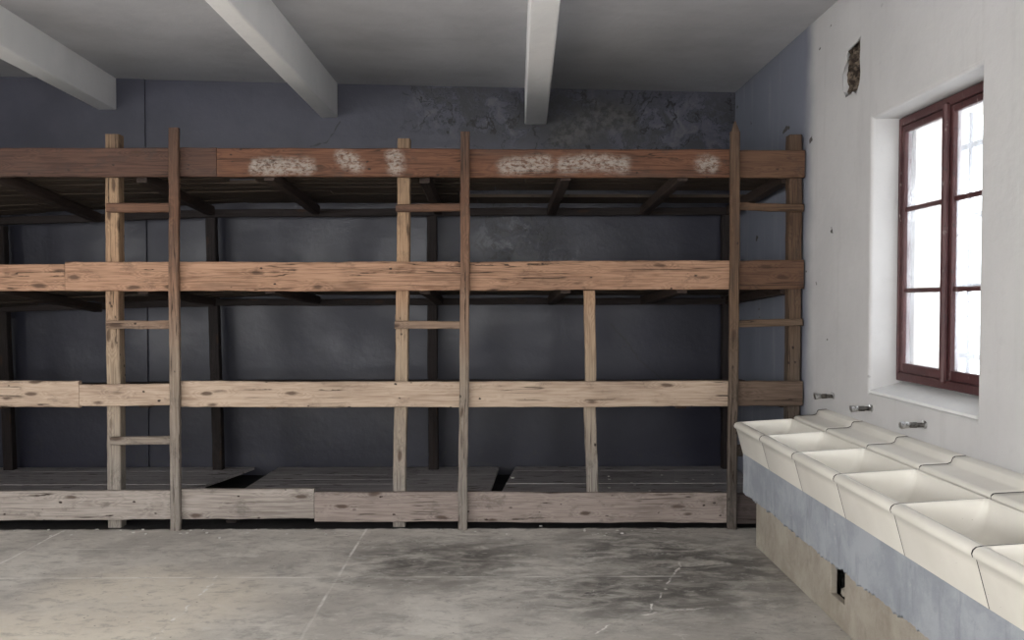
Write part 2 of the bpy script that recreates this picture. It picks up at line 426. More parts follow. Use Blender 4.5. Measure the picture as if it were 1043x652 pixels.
n = NT('dull_chrome'); M['chrome'] = n.done(n.mix(n.map(n.noise(n.pos(), 60, 4), .4, .7), (.5, .5, .5), (.18, .175, .17)), .3, .5, 1)
n = NT('tarnished_brass'); M['brass'] = n.done(n.mix(n.map(n.noise(n.pos(), 70, 4), .4, .7), (.16, .15, .14), (.05, .047, .045)), .42, .5, .9)
n = NT('cream_outer_reveal'); M['reveal'] = n.done(n.mix(n.noise(n.pos(), 4, 5), (.66, .60, .52), (.56, .51, .44)), .9, .2)
n = NT('paint_flakes'); M['flake'] = n.done(n.mix(n.noise(n.pos(), 9, 3), (.5, .48, .46), (.66, .65, .63)), .9, .2)

# ------------------------------------------------------------------ the room
ZC = lambda x: 3.438 - .0190 * x          # the ceiling falls slightly to the right
HW = 3.62
bm = bmesh.new(); add_box(bm, XL - .3, XR + .6, YF - .3, YB + .3, -.2, 0)
tag(link('floor', bm, M['floor']), kind='structure')
bm = bmesh.new(); x0, x1, y0, y1 = XL - .3, XR + .6, YF - .3, YB + .3
add_hex(bm, [(x0,y0,ZC(x0)),(x1,y0,ZC(x1)),(x1,y1,ZC(x1)),(x0,y1,ZC(x0)),(x0,y0,4),(x1,y0,4),(x1,y1,4),(x0,y1,4)])
ceil = tag(link('ceiling', bm, M['ceil']), kind='structure')

# longitudinal beams under the ceiling: (left x, right x, underside z) at the back wall and at a nearer station
def ceil_beam(fl, fr, zb, Yn, nl, nr):
    bm = bmesh.new(); k = (YF - YB) / (Yn - YB)
    L0, R0 = fl, fr; L1, R1 = fl + (nl - fl) * k, fr + (nr - fr) * k
    add_hex(bm, [(L1, YF, zb), (R1, YF, zb), (R0, YB, zb), (L0, YB, zb), (L1, YF, 3.6), (R1, YF, 3.6), (R0, YB, 3.6), (L0, YB, 3.6)])
    o = link('beam', bm, M['beam'], ceil)
    b = o.modifiers.new('b', 'BEVEL'); b.width = .012; b.segments = 2
    return o
def beam_px(lu, ru, v, nl_u, nr_u, nv_l, nv_r):
    a = at(lu, v, YB); b = at(ru, v, YB); z = (a.z + b.z) / 2
    def hit(u, v_):
        r = ray(u, v_); k = (z - EYE) / r.z; return Vector((r.x * k, r.y * k, z))
    p_ = hit(nl_u, nv_l); q = hit(nr_u, nv_r)
    fl, fr = a.x, b.x
    k = lambda f, h: f + (h.x - f) * (4.5 - YB) / (h.y - YB)
    ceil_beam(fl, fr, z, 4.5, k(fl, p_), k(fr, q))
beam_px(534.5, 556.6, 127, 539.8, 571, 0, 0)
beam_px(327, 344, 120, 207, 231.6, 0, 0)
beam_px(100.7, 119.5, 112.4, 0, 0, 60.4, 47)
ceil_beam(-5.45, -5.28, 3.27, 4.5, -5.45, -5.28)

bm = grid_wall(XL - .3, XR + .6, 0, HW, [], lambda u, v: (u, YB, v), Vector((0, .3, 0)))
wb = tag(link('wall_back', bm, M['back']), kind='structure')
pl, pr = at(87, 100, YB).x, at(148, 100, YB).x
bm = bmesh.new(); add_box(bm, pl, pr, YB - .022, YB + .02, 0, 3.52)
link('pilaster', bm, M['back'], wb)

# right wall: window openings plus the small broken hole high on the wall
a = onX(889, 120, XR); b_ = onX(1003, 64, XR); cpt = onX(884, 400.3, XR); dpt = onX(992, 424.8, XR)
WY1 = (a.y + cpt.y) / 2; WY0 = (b_.y + dpt.y) / 2; WZ1 = (a.z + b_.z) / 2; WZ0 = (cpt.z + dpt.z) / 2
hp = onX(869, 65, XR)
HY0, HY1, HZ0, HZ1 = hp.y - .15, hp.y + .15, hp.z - .17, hp.z + .17
holes = [(WY0, WY1, WZ0, WZ1), (HY0, HY1, HZ0, HZ1)] + [(p0, p1, WZ0, WZ1) for p0, p1 in RIGHT_WIN]
bm = grid_wall(YF - .3, YB + .3, 0, HW, holes, lambda u, v: (XR, u, v), Vector((.5, 0, 0)))
bm.normal_update()
ed = []
for e in bm.edges:
    c_ = (e.verts[0].co + e.verts[1].co) / 2
    if all(abs(v.co.x - XR) < 1e-5 for v in e.verts) and len(e.link_faces) == 2 and abs(e.link_faces[0].normal.dot(e.link_faces[1].normal)) < .5 \
       and WZ0 - .01 < c_.z < WZ1 + .01 and WY0 - .01 < c_.y < WY1 + .01: ed.append(e)
bmesh.ops.bevel(bm, geom=ed, offset=.02, segments=3, affect='EDGES', profile=.5)
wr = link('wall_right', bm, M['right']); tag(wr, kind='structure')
# broken plaster collar round the hole
bm = bmesh.new(); N = 40
prof = [(-.30,.82),(-.1,.98),(.0,1.0),(.12,.75)]
outer, inner, deep = [], [], []
shape = [(862.5,100),(861,90),(863,78),(865,66),(866,58),(870,52),(874,47),(876.3,42),(876.6,52),(876,66),(876,80),(875,92),(872,104),(869,99),(866,106)]
pts = [onX(u - (3.5 if u < 868 else 0), (v - 26) * .98 + 0 if False else v - 6.5, XR) for u, v in shape]
# even out into N points
seglen = [(pts[(i+1) % len(pts)] - pts[i]).length for i in range(len(pts))]; tot = sum(seglen)
def along(s):
    s %= tot
    for i, L in enumerate(seglen):
        if s <= L: return pts[i].lerp(pts[(i+1) % len(pts)], s / L)
        s -= L
    return pts[0]
ctr = sum(pts, Vector()) / len(pts)
for i in range(N):
    q = along(tot * i / N) + Vector((0, random.uniform(-.006, .006), random.uniform(-.006, .006)))
    ang = math.atan2(q.z - hp.z, q.y - hp.y)
    s_ = min(.15 / max(abs(math.cos(ang)), 1e-6), .17 / max(abs(math.sin(ang)), 1e-6))
    outer.append(bm.verts.new((XR, hp.y + s_ * math.cos(ang), hp.z + s_ * math.sin(ang))))
    inner.append(bm.verts.new((XR, q.y, q.z)))
    deep.append(bm.verts.new((XR + .010, q.y + random.uniform(-.006, .006), q.z)))
corn = []
for i in range(N):
    j = (i + 1) % N
    bm.faces.new((outer[i], outer[j], inner[j], inner[i])); bm.faces.new((inner[i], inner[j], deep[j], deep[i]))
# fill the square's corners
for sy in (-1, 1):
    for sz in (-1, 1):
        cy, cz = hp.y + sy * .15, hp.z + sz * .17
        near = [v for v in outer if abs(v.co.y - cy) < .06 or abs(v.co.z - cz) < .06]
        near.sort(key=lambda v: (v.co.y - cy) ** 2 + (v.co.z - cz) ** 2)
        v1 = next(v for v in near if abs(v.co.y - cy) < 1e-4); v2 = next(v for v in near if abs(v.co.z - cz) < 1e-4)
        bm.faces.new((bm.verts.new((XR, cy, cz)), v1, v2))
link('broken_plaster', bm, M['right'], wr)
bm = bmesh.new(); G = 16; gv = {}
for i in range(G):
    for j in range(G):
        gv[i, j] = bm.verts.new((XR + .034 + random.uniform(-.022, .022), HY0 + .02 + (HY1 - HY0 - .04) * i / (G - 1), HZ0 + .02 + (HZ1 - HZ0 - .04) * j / (G - 1)))
for i in range(G - 1):
    for j in range(G - 1): bm.faces.new((gv[i, j], gv[i+1, j], gv[i+1, j+1], gv[i, j+1]))
link('exposed_rubble', bm, M['rubble'], wr)
bm = bmesh.new(); add_box(bm, XR + .08, XR + .5, HY0, HY1, HZ0, HZ1); link('cavity_fill', bm, M['hollow'], wr)

bm = grid_wall(XL - .3, XR + .6, 0, HW, [(p0, p1, .95, 2.65) for p0, p1 in REAR_WIN], lambda u, v: (u, YF, v), Vector((0, -.3, 0)))
tag(link('wall_front', bm, M['plain']), kind='structure')
bm = grid_wall(YF - .3, YB + .3, 0, HW, [(p0, p1, 1.0, 2.6) for p0, p1 in LEFT_WIN], lambda u, v: (XL, u, v), Vector((-.3, 0, 0)))
tag(link('wall_left', bm, M['plain']), kind='structure')

# ------------------------------------------------------------------ window_1
FX = XR + .15                                    # inner face of the frame
fz0, fz1 = WZ0 + .07, WZ1 - .005
def box_obj(name, x0, x1, y0, y1, z0, z1, mat, parent, bev=.006):
    bm = bmesh.new(); cx, cy, cz = (x0+x1)/2, (y0+y1)/2, (z0+z1)/2
    add_box(bm, x0-cx, x1-cx, y0-cy, y1-cy, z0-cz, z1-cz)
    bmesh.ops.bevel(bm, geom=bm.edges[:], offset=bev, segments=1, affect='EDGES')
    return link(name, bm, mat, parent, (cx, cy, cz))
def frame_bm(x0, x1, y0, y1, z0, z1, wy, wz0, wz1, rails=(), rw=.02):
    """four-sided frame with cross rails, one mesh"""
    bm = bmesh.new()
    def bb(*a):
        t = bmesh.new(); add_box(t, *a); bmesh.ops.bevel(t, geom=t.edges[:], offset=.005, segments=1, affect='EDGES')
        m = bpy.data.meshes.new('t'); t.to_mesh(m); t.free(); bm.from_mesh(m); bpy.data.meshes.remove(m)
    bb(x0, x1, y0, y0 + wy, z0, z1); bb(x0, x1, y1 - wy, y1, z0, z1)
    bb(x0 + .001, x1 - .001, y0 + wy - .004, y1 - wy + .004, z0, z0 + wz0); bb(x0 + .001, x1 - .001, y0 + wy - .004, y1 - wy + .004, z1 - wz1, z1)
    for z in rails: bb(x0 + .008, x1 - .008, y0 + wy - .004, y1 - wy + .004, z - rw / 2, z + rw / 2)
    return bm
bm = frame_bm(FX, FX + .07, WY0 + .002, WY1 - .002, fz0, fz1, .022, .045, .045)
win = tag(link('window_1', bm, M['maroon']), kind='structure')
ym = (WY0 + WY1) / 2 + .02
r1, r2 = (fz0 + .04) + (fz1 - fz0 - .08) * .335, (fz0 + .04) + (fz1 - fz0 - .08) * .66
for (q0, q1) in ((WY0 + .024, ym - .008), (ym + .008, WY1 - .024)):
    bm = frame_bm(FX + .008, FX + .05, q0, q1, fz0 + .046, fz1 - .047, .038, .05, .035, (r1, r2), .024)
    s_ = link('casement', bm, M['maroon'], win)
    bm = bmesh.new(); add_box(bm, FX + .027, FX + .030, q0 + .034, q1 - .034, fz0 + .09, fz1 - .078)
    link('pane', bm, M['glass'], s_)
box_obj('mullion', FX - .022, FX + .012, ym - .02, ym + .02, fz0 + .03, fz1 - .03, M['maroon'], win, .01)
# sloping plaster sill
bm = bmesh.new(); add_hex(bm, [(XR + .0, WY0, WZ0 - .001), (FX + .08, WY0, WZ0 - .001), (FX + .08, WY1, WZ0 - .001), (XR + .0, WY1, WZ0 - .001),
                               (XR + .0, WY0, WZ0 + .012), (FX + .08, WY0, fz0 - .001), (FX + .08, WY1, fz0 - .001), (XR + .0, WY1, WZ0 + .012)])
n, p, c = plaster('sill_white_paint', (.70, .70, .69), (.63, .63, .62)); M['sill'] = n.done(c, .8, .25)
link('window_sill', bm, M['sill'], win)
# lining of the outer reveal, cream coloured
ox0, ox1 = FX + .08, XR + .498
bm = bmesh.new()
add_box(bm, ox0, ox1, WY1 - .045, WY1 - .001, WZ0 + .001, WZ1 - .001)
add_box(bm, ox0, ox1, WY0 + .001, WY0 + .045, WZ0 + .001, WZ1 - .001)
add_box(bm, ox0, ox1, WY0 + .045, WY1 - .045, WZ1 - .03, WZ1 - .001)
link('outer_reveal', bm, M['reveal'], win)
# iron grille
for k in range(6):
    y = WY0 + .12 + k * (WY1 - WY0 - .24) / 5
    bm = bmesh.new(); ring_tube(bm, [(XR + .40, y, WZ0), (XR + .40, y, WZ1)], [.011, .011], 8)
    link('grille_bar', bm, M['iron'], win)
for k in range(4):
    z = WZ0 + .22 + k * .37
    box_obj('grille_crossbar', XR + .393, XR + .407, WY0, WY1, z - .016, z + .016, M['iron'], win, .002)
# frames of the windows behind the camera
for i, (q0, q1) in enumerate(RIGHT_WIN):
    bm = frame_bm(FX, FX + .07, q0 + .002, q1 - .002, fz0, fz1, .035, .045, .05, (r1, r2), .03)
    w2 = tag(link('window_%d' % (i + 2), bm, M['maroon']), kind='structure')
for i, (q0, q1) in enumerate(REAR_WIN):
    bm = bmesh.new(); t = frame_bm(YF, YF + .05, q0 + .002, q1 - .002, .952, 2.648, .05, .05, .05, (1.5, 2.1), .03)
    bm.free()
    for v in t.verts: v.co = Vector((v.co.y, v.co.x, v.co.z))
    tag(link('window_%d' % (i + 4), t, M['maroon']), kind='structure')
for i, (q0, q1) in enumerate(LEFT_WIN):
    bm = frame_bm(XL - .04, XL, q0 + .002, q1 - .002, 1.002, 2.598, .05, .05, .05, (1.5, 2.1), .03)
    tag(link('window_%d' % (i + 7), bm, M['maroon']), kind='structure')

# ------------------------------------------------------------------ wooden bunks
bunk = empty('bunk_bed', (-.9, 6.9, 0))
tag(bunk, 'long weathered timber bunk bed of stacked sleeping tiers with ladders, against the dark back wall', 'bunk bed')
BO = Vector(bunk.location)
def stick(name, mat, p0, p1, w, t, axis, parent=bunk, jit=.0025, ends=0.0, wdir=None):
    """rough sawn timber from p0 to p1 (centre line); w = size across, t = depth; axis 'x','y' or 'z' is its run"""
    p0 = Vector(p0); p1 = Vector(p1); L = (p1 - p0).length; c0 = (p0 + p1) / 2
    run = {'x': Vector((1, 0, 0)), 'y': Vector((0, 1, 0)), 'z': Vector((0, 0, 1))}[axis]
    A = {'x': Vector((0, 0, 1)), 'y': Vector((0, 0, 1)), 'z': Vector((1, 0, 0))}[axis]   # direction of w
    B = {'x': Vector((0, 1, 0)), 'y': Vector((1, 0, 0)), 'z': Vector((0, 1, 0))}[axis]   # direction of t
    k = max(2, int(L / .07)); bm = bmesh.new(); rings = []
    ch = min(.006, w * .12, t * .2); ph = random.uniform(0, 99)
    prof = [(-w/2, -t/2+ch), (-w/2+ch, -t/2), (w/2-ch, -t/2), (w/2, -t/2+ch), (w/2, t/2-ch), (w/2-ch, t/2), (-w/2+ch, t/2), (-w/2, t/2-ch)]
    for i in range(k + 1):
        f = i / k; q = p0.lerp(p1, f) - c0; ring = []
        wob = math.sin(ph + f * L * 2.3) * jit * .8 + math.sin(ph * 2 + f * L * 6.1) * jit * .5
        e1, e2 = random.gauss(0, jit * .45), random.gauss(0, jit * .45)
        for (a_, b_) in prof:
            ring.append(bm.verts.new(q + A * (a_ + wob + (e1 if a_ > 0 else e2)) + B * b_))
        rings.append(ring)
    if ends:
        for v in rings[0]: v.co += run * random.uniform(-ends, ends)
        for v in rings[-1]: v.co += run * random.uniform(-ends, ends)
    for r0_, r1_ in zip(rings, rings[1:]):
        for j in range(8): bm.faces.new((r0_[j], r0_[(j+1) % 8], r1_[(j+1) % 8], r1_[j]))
    bm.faces.new(rings[0]); bm.faces.new(rings[-1][::-1])
    loc = c0 - Vector(parent.matrix_basis.translation if parent.parent is None else parent.location + parent.parent.location)
    o = link(name, bm, mat, parent, loc); return o
BT = .045            # board thickness
YC = YP + BT / 2     # board centre plane
YPOST = YP + BT      # front face of the posts
LEFTX = -5.6
def board(u0, v0t, v0b, u1, v1t, v1b, mat, name='side_board', dy=0, label=None):
    a0 = at(u0, v0t, YP); a1 = at(u0, v0b, YP); b0 = at(u1, v1t, YP); b1 = at(u1, v1b, YP)
    if u0 < 0:
        for q in (a0, a1): q.x = LEFTX
    if u1 > 815: b0.x = b1.x = XR - .012
    w = ((a0.z - a1.z) + (b0.z - b1.z)) / 2
    o = stick(name, M[mat], ((a0.x + a1.x) / 2 + .0015, YC + dy, (a0.z + a1.z) / 2), ((b0.x + b1.x) / 2 - .0015, YC + dy, (b0.z + b1.z) / 2), w, BT, 'x')
    if label: o['label'] = label
    return o
# top tier
board(-9, 150, 180, 220.5, 151, 180, 'w_topdark', label='dark brown side board')
board(220.5, 150.5, 180, 748, 152.5, 181, 'w_top', label='reddish brown side board with scraped white paint')
board(748, 152.5, 181, 820, 153, 181, 'w_midend', label='dark brown end board')
# second tier
board(-9, 270, 297, 66, 269, 296.5, 'w_mid'); board(66, 267, 297, 472, 266.5, 296, 'w_mid'); board(472, 266.5, 296, 748, 265.5, 295, 'w_mid')
board(748, 265, 295, 820, 265, 294.5, 'w_midend', label='dark brown end board')
# third tier
board(-9, 388.5, 415.5, 80.5, 388.5, 414.5, 'w_low'); board(80.5, 392.5, 413, 178, 390, 413.5, 'w_low')
board(178, 388.5, 414.5, 472, 389, 415, 'w_low'); board(472, 389, 415, 748, 388, 414, 'w_low')
board(748, 388, 413.5, 820, 388, 413, 'w_lowend', label='grey brown end board')
# bottom tier
board(-9, 501, 530.5, 178, 500, 529.5, 'w_bot'); board(178, 499, 529, 320, 498, 528.5, 'w_bot', dy=-.004)
board(320, 501.5, 531.5, 472, 501.5, 531.5, 'w_botdark'); board(472, 501.5, 532, 748, 502.5, 533, 'w_botdark')
board(748, 504, 534, 820, 504, 535, 'w_botend', label='dark dusty end board')

# front posts (behind the boards) and ladder rails (in front)
def zof(v, Y): return at(521, v, Y).z
def post(u_top, u_bot, v_top, w, z0=0.0, m='w_post'):
    Y = YPOST + w / 2
    a_ = at(u_top, v_top, YPOST); b_ = at(u_bot, 538, YPOST)
    return stick('post', M[m], (b_.x, Y, z0), (a_.x, Y, a_.z), w, w, 'z')
post(113.5, 116, 136.5, .092); post(411.5, 406.5, 141, .085); post(811, 808, 137, .088, m='w_endpost')
stick('post', M['w_post'], (-4.62, YPOST + .045, 0), (-4.62, YPOST + .045, 2.66), .09, .09, 'z')
# short uprights between the second tier and the lowest tier
a_ = at(601, 296, YPOST); b_ = at(602, 392, YPOST); stick('short_upright', M['w_post'], (b_.x, YPOST + .025, b_.z), (a_.x, YPOST + .025, a_.z), .075, .05, 'z')
a_ = at(601, 408, YPOST); b_ = at(604, 508, YPOST); stick('short_upright', M['w_post'], (b_.x, YPOST + .025, b_.z), (a_.x, YPOST + .025, a_.z), .08, .05, 'z')
rails = []
for (ut, ub, vt, w, m_) in ((176.5, 178, 130, .066, 'w_rail'), (474, 471.5, 134, .062, 'w_rail'), (749.5, 746, 134, .062, 'w_endpost')):
    t_ = .042; Yr = YP - .005 - t_ / 2; a_ = at(ut, vt, YP - t_); b_ = at(ub, 541, YP - t_)
    r_ = stick('ladder_rail', M[m_], (b_.x, Yr, 0), (a_.x, Yr, a_.z), w, t_, 'z'); rails.append((r_, a_, b_))
stick('ladder_rail', M['w_rail'], (-4.19, YP - .026, 0), (-4.17, YP - .026, 2.70), .062, .042, 'z')
# the third rail's splintered tip
bm = bmesh.new(); q = rails[2][1]
add_hex(bm, [(-.028,-.02,-.01),(.028,-.02,-.01),(.028,.02,-.01),(-.028,.02,-.01),(-.012,-.012,.06),(-.002,-.012,.075),(-.002,.01,.07),(-.012,.01,.055)])
link('splintered_tip', bm, M['w_endpost'], rails[2][0], Vector((q.x, YP - .026, q.z)) - BO - Vector(rails[2][0].location))
# rungs: nailed to the post faces, ending behind the rails
for (u0, u1, v0, v1, h) in ((108, 176, 211.5, 211, .062), (108, 176, 331, 331, .055), (112, 178, 450, 449, .055),
                            (403.5, 473, 212, 210.5, .052), (402, 473, 331, 331, .052),
                            (749, 819, 210, 212, .052), (748, 818, 329.5, 328.5, .05), (746, 812, 459, 460, .075)):
    a_ = at(u0, v0, YP); b_ = at(u1, v1, YP)
    stick('rung', M['w_endrung' if u0 > 700 else 'w_rung'], (a_.x, YC, a_.z), (b_.x, YC, b_.z), h, BT - .004, 'x', ends=.004)

# dark back posts
YBP = 7.70
for (ut, ub, vt) in ((214, 221.5, 222), (439.5, 441.5, 222), (741, 741, 220), (-2, 8, 232)):
    a_ = at(ut, vt, YBP - .04); b_ = at(ub, 478, YBP - .04)
    stick('back_post', M['w_darkz'], (b_.x, YBP, 0), (a_.x, YBP, a_.z + .02), .085, .08, 'z')
# back rails
def back_rail(pts, h):
    for (u0, v0, u1, v1) in pts:
        a_ = at(u0, v0, YBP - .08); b_ = at(u1, v1, YBP - .08)
        if u0 < 0: a_.x = LEFTX
        if u1 > 745: b_.x = XR - .012
        stick('back_rail', M['w_dark'], (a_.x, YBP - .06, a_.z + h/2), (b_.x, YBP - .06, b_.z + h/2), h, .04, 'x')
back_rail([(-9, 235, 218, 221), (218, 221, 760, 218.5)], .066)
back_rail([(-9, 322, 218, 312), (218, 311.5, 760, 310)], .058)
back_rail([(-9, 407, 218, 402), (218, 402, 760, 398)], .08)
# joists running front to back
YD0, YD1 = YPOST + .10, 7.50
def droop(x, y):
    return -(y - YD0) / (YD1 - YD0) * (.070 + max(0, -2.4 - x) * .058)
tiers = [(2.448, .078), (1.668, .066), (.878, .066)]
for zi, (zt_, h) in enumerate(tiers):
    for X in (-4.42, -3.47, -2.50, -1.60, -.55, .42, 1.22, 1.96):
        ya = YPOST + .02 + (.09 if abs(X + 2.6) < .15 or abs(X - 1.97) < .06 or abs(X + .7) < .2 else 0); yb_ = YBP - .085
        k = 1 if zi < 2 else .3
        stick('joist', M['w_joist'], (X + .01, ya, zt_ - h/2 - .002 + k * droop(X, ya)), (X, yb_, zt_ - h/2 - .002 + k * droop(X, yb_)), h, .07, 'y', jit=.001)
# decks: loose planks lying along the tier, one mesh per deck
def deck(name, mat, x0, x1, z, planks, gap, seed, th=.024, k=1, cuts=(), label=None):
    rnd = random.Random(seed); bm = bmesh.new(); wy = (YD1 - YD0) / planks; cx = (x0 + x1) / 2; cy = (YD0 + YD1) / 2
    for i in range(planks):
        ya = YD0 + i * wy + gap / 2; yb_ = ya + wy - gap * rnd.uniform(.6, 1.5)
        sx = [x0]
        while sx[-1] < x1 - 1.4: sx.append(sx[-1] + rnd.uniform(1.3, 2.2))
        sx.append(x1)
        if len(sx) > 2 and sx[-1] - sx[-2] < .6: sx.pop(-2)
        for a_, b_ in zip(sx, sx[1:]):
            a_ += .003; b_ -= .003
            for ci, ca, cb in cuts:
                if ci == i:
                    if ca <= a_ < cb: a_ = cb
                    if ca < b_ <= cb: b_ = ca
            if b_ - a_ < .05: continue
            dz = rnd.uniform(0, .003); dy = rnd.uniform(-.005, .005)
            y0_, y1_ = ya + dy, yb_ + dy + (rnd.uniform(-.05, .06) if i == planks - 1 else 0)
            q = [(a_, y0_), (b_, y0_), (b_, y1_), (a_, y1_)]
            lo = [(x - cx, y - cy, dz + k * droop(x, y)) for x, y in q]
            add_hex(bm, lo + [(x, y, zz + th) for x, y, zz in lo])
    o = link(name, bm, mat, bunk, Vector((cx, cy, z)) - BO)
    if label: o['label'] = label
    return o
deck('deck', M['w_under'], LEFTX, XR - .03, 2.448, 9, .012, 3, cuts=((5, -.35, 2.0), (6, -.35, 2.0), (2, -2.02, -1.80), (3, -2.02, -1.78), (4, -2.0, -1.84), (7, -3.1, -2.75)), label='dark planks of the top tier')
deck('deck', M['w_under'], LEFTX, XR - .03, 1.668, 9, .012, 4, cuts=((7, -1.3, -.7), (8, -1.3, -.7), (8, -3.9, -3.4), (7, -3.9, -3.4), (7, -2.2, -1.75), (8, .7, 2.0)))
deck('deck', M['w_under'], LEFTX, XR - .03, .878, 9, .010, 5, k=.3)
# lowest deck in three platforms with slanting gaps between them
def platform(uf0, uf1, ub0, ub1, label):
    zt = .085; Yf, Yb = YPOST + .10, 7.80
    def X(u, v, Y):
        r = ray(u, v); k = (zt - EYE) / r.z; return r.x * k, r.y * k
    def line(uf, ub):
        xf, yf = X(uf, 499, 0); xb, yb = X(ub, 479, 0); m = (xb - xf) / (yb - yf)
        return lambda y: xf + m * (y - yf)
    l0 = (lambda y: LEFTX) if uf0 is None else line(uf0, ub0)
    l1 = (lambda y: XR - .02) if uf1 is None else line(uf1, ub1)
    bm = bmesh.new(); P = 9; wy = (Yb - Yf) / P; cx = (l0(Yf) + l1(Yf)) / 2
    for i in range(P):
        y0 = Yf + i * wy + .002; y1 = y0 + wy - .004 - (.006 if i % 3 == 1 else 0)
        dz = random.uniform(-.002, .002)
        zz0, zz1 = zt - .024 + dz, zt + dz
        add_hex(bm, [Vector(q) - Vector((cx, Yf, zt)) for q in ((l0(y0), y0, zz0), (l1(y0), y0, zz0), (l1(y1), y1, zz0), (l0(y1), y1, zz0), (l0(y0), y0, zz1), (l1(y0), y0, zz1), (l1(y1), y1, zz1), (l0(y1), y1, zz1))])
    o = link('lowest_deck', bm, M['w_deck'], bunk, Vector((cx, Yf, zt)) - BO)
platform(None, 194, None, 250, ''); platform(247, 500, 279, 507, ''); platform(512, None, 523, None, '')
for X in (-4.9, -3.6, -1.9, -1.0, -.25, .45, 1.2, 1.7):
    stick('bearer', M['w_dark'], (X, YPOST + .12, .03), (X, 7.75, .03), .058, .07, 'y', jit=.0005)

# ------------------------------------------------------------------ wash stand on the right
YS = [5.58, 5.02, 4.456, 3.89, 3.312, 2.73, 2.15]
YNEAR = 2.15
st = empty('washstand_base', (1.8, 4.0, 0)); tag(st, 'long blue painted concrete base along the white wall that carries the row of basins', 'concrete base')
SO = Vector(st.location)
def yz_block(name, mat, x0, x1, ya, yb, z0, z1, n=60, jit=0., hole=None):
    """block along the wall with a ragged lower front edge"""
    bm = bmesh.new(); rows = []
    for i in range(n + 1):
        y = ya + (yb - ya) * i / n
        d = jit * (math.sin(y * 4.1) * .25 + math.sin(y * 17.7 + 1) * .15 + (random.choice((-.5, 0, .1, .45)) if i % 3 == 0 else 0) + random.uniform(-.5, .5) * .35)
        rows.append([bm.verts.new(Vector(q) - SO) for q in ((x0, y, z1), (x0 - .003 * math.sin(y * 3), y, (z0 + z1) / 2 ), (x0 + .002, y, z0 + d + jit), (x0 + .02, y, z0 + d + jit * .9), (x1, y, z0 + (jit)), (x1, y, z1))])
    for a_, b_ in zip(rows, rows[1:]):
        for k in range(6): bm.faces.new((a_[k], a_[(k+1) % 6], b_[(k+1) % 6], b_[k]))
    bm.faces.new(rows[0]); bm.faces.new(rows[-1][::-1])
    return link(name, bm, mat, st)
slab = yz_block('painted_slab', M['slab'], 1.528, XR - .001, YNEAR, 5.58, .312, .582, 260, .022)
slab['label'] = 'blue grey painted upper band with a ragged lower edge'
# plinth with a small square hole
h0 = onX(846, 578, 1.60); h1 = onX(860, 614, 1.60)
hy0, hy1, hz0, hz1 = min(h0.y, h1.y), max(h0.y, h1.y), .125, .325
bm = grid_wall(YNEAR, 5.53, 0, .336, [(hy0, hy1, hz0, hz1)], lambda u, v: Vector((1.60, u, v)) - SO, Vector((.035, 0, 0)))
pln = link('plinth', bm, M['plinth'], st); pln['label'] = 'brown cement plinth with a small dark hole'
b = pln.modifiers.new('b', 'BEVEL'); b.width = .008; b.segments = 2; b.limit_method = 'ANGLE'; b.angle_limit = R(60)
bm = bmesh.new(); add_box(bm, *[v for v in (1.685 - SO.x, XR - .002 - SO.x, YNEAR - SO.y, 5.53 - SO.y, 0, .336)])
link('plinth_core', bm, M['hollow'], st)
bm = bmesh.new(); add_box(bm, 1.862 - SO.x, XR - .001 - SO.x, YNEAR - SO.y, 5.575 - SO.y, .5825, .785); link('back_upstand', bm, M['plain'], st)
# crumbs in the plinth hole
bm = bmesh.new()
for k in range(7):
    y = hy0 + .02 + random.random() * (hy1 - hy0 - .04); s_ = random.uniform(.012, .03)
    g = bmesh.ops.create_icosphere(bm, subdivisions=1, radius=s_, matrix=Matrix.Translation(Vector((1.64 + random.random() * .04, y, hz0 + s_ * .7)) - SO))
    for v in g['verts']: v.co += Vector((random.uniform(-.006, .006), random.uniform(-.006, .006), random.uniform(-.006, .006)))
link('crumbled_mortar', bm, M['plinth'], st)

def rrect(x0, x1, y0, y1, r, z, n=6, tilt=0):
    P = []
    for cx, cy, a0 in ((x1 - r, y1 - r, 0), (x0 + r, y1 - r, 90), (x0 + r, y0 + r, 180), (x1 - r, y0 + r, 270)):
        for k in range(n + 1):
            t = R(a0 + 90 * k / n); x = cx + r * math.cos(t); y = cy + r * math.sin(t)
            P.append((x, y, z + tilt * max(0, min(1, x / .37))))
    return P
def basin_mesh(L):
    bm = bmesh.new(); h = L / 2 - .002
    T = .022
    R_ = [rrect(.056, .37, -h, h, .001, 0),
          rrect(.022, .37, -h, h, .001, .125),
          rrect(.013, .37, -h, h, .001, .156, tilt=T),
          rrect(.001, .371, -h, h, .002, .163, tilt=T),
          rrect(-.003, .371, -h, h, .003, .176, tilt=T),
          rrect(.001, .371, -h, h, .004, .188, tilt=T),
          rrect(.011, .369, -h, h, .005, .1965, tilt=T),
          rrect(.027, .366, -h + .002, h - .002, .008, .199, tilt=T),
          rrect(.044, .362, -h + .007, h - .007, .016, .196, tilt=T),
          rrect(.050, .358, -h + .010, h - .010, .020, .188, tilt=T),
          rrect(.053, .352, -h + .013, h - .013, .028, .165, tilt=T),
          rrect(.058, .322, -h + .022, h - .022, .040, .105, tilt=T * .6),
          rrect(.066, .270, -h + .040, h - .040, .050, .062, tilt=T * .3),
          rrect(.085, .215, -h + .062, h - .062, .042, .044),
          rrect(.11, .17, -h + .10, h - .10, .028, .040)]
    rings = [[bm.verts.new(p) for p in r] for r in R_]
    m = len(rings[0])
    for a_, b_ in zip(rings, rings[1:]):
        for k in range(m): bm.faces.new((a_[k], a_[(k+1) % m], b_[(k+1) % m], b_[k]))
    bm.faces.new(rings[0][::-1]); bm.faces.new(rings[-1])
    return bm
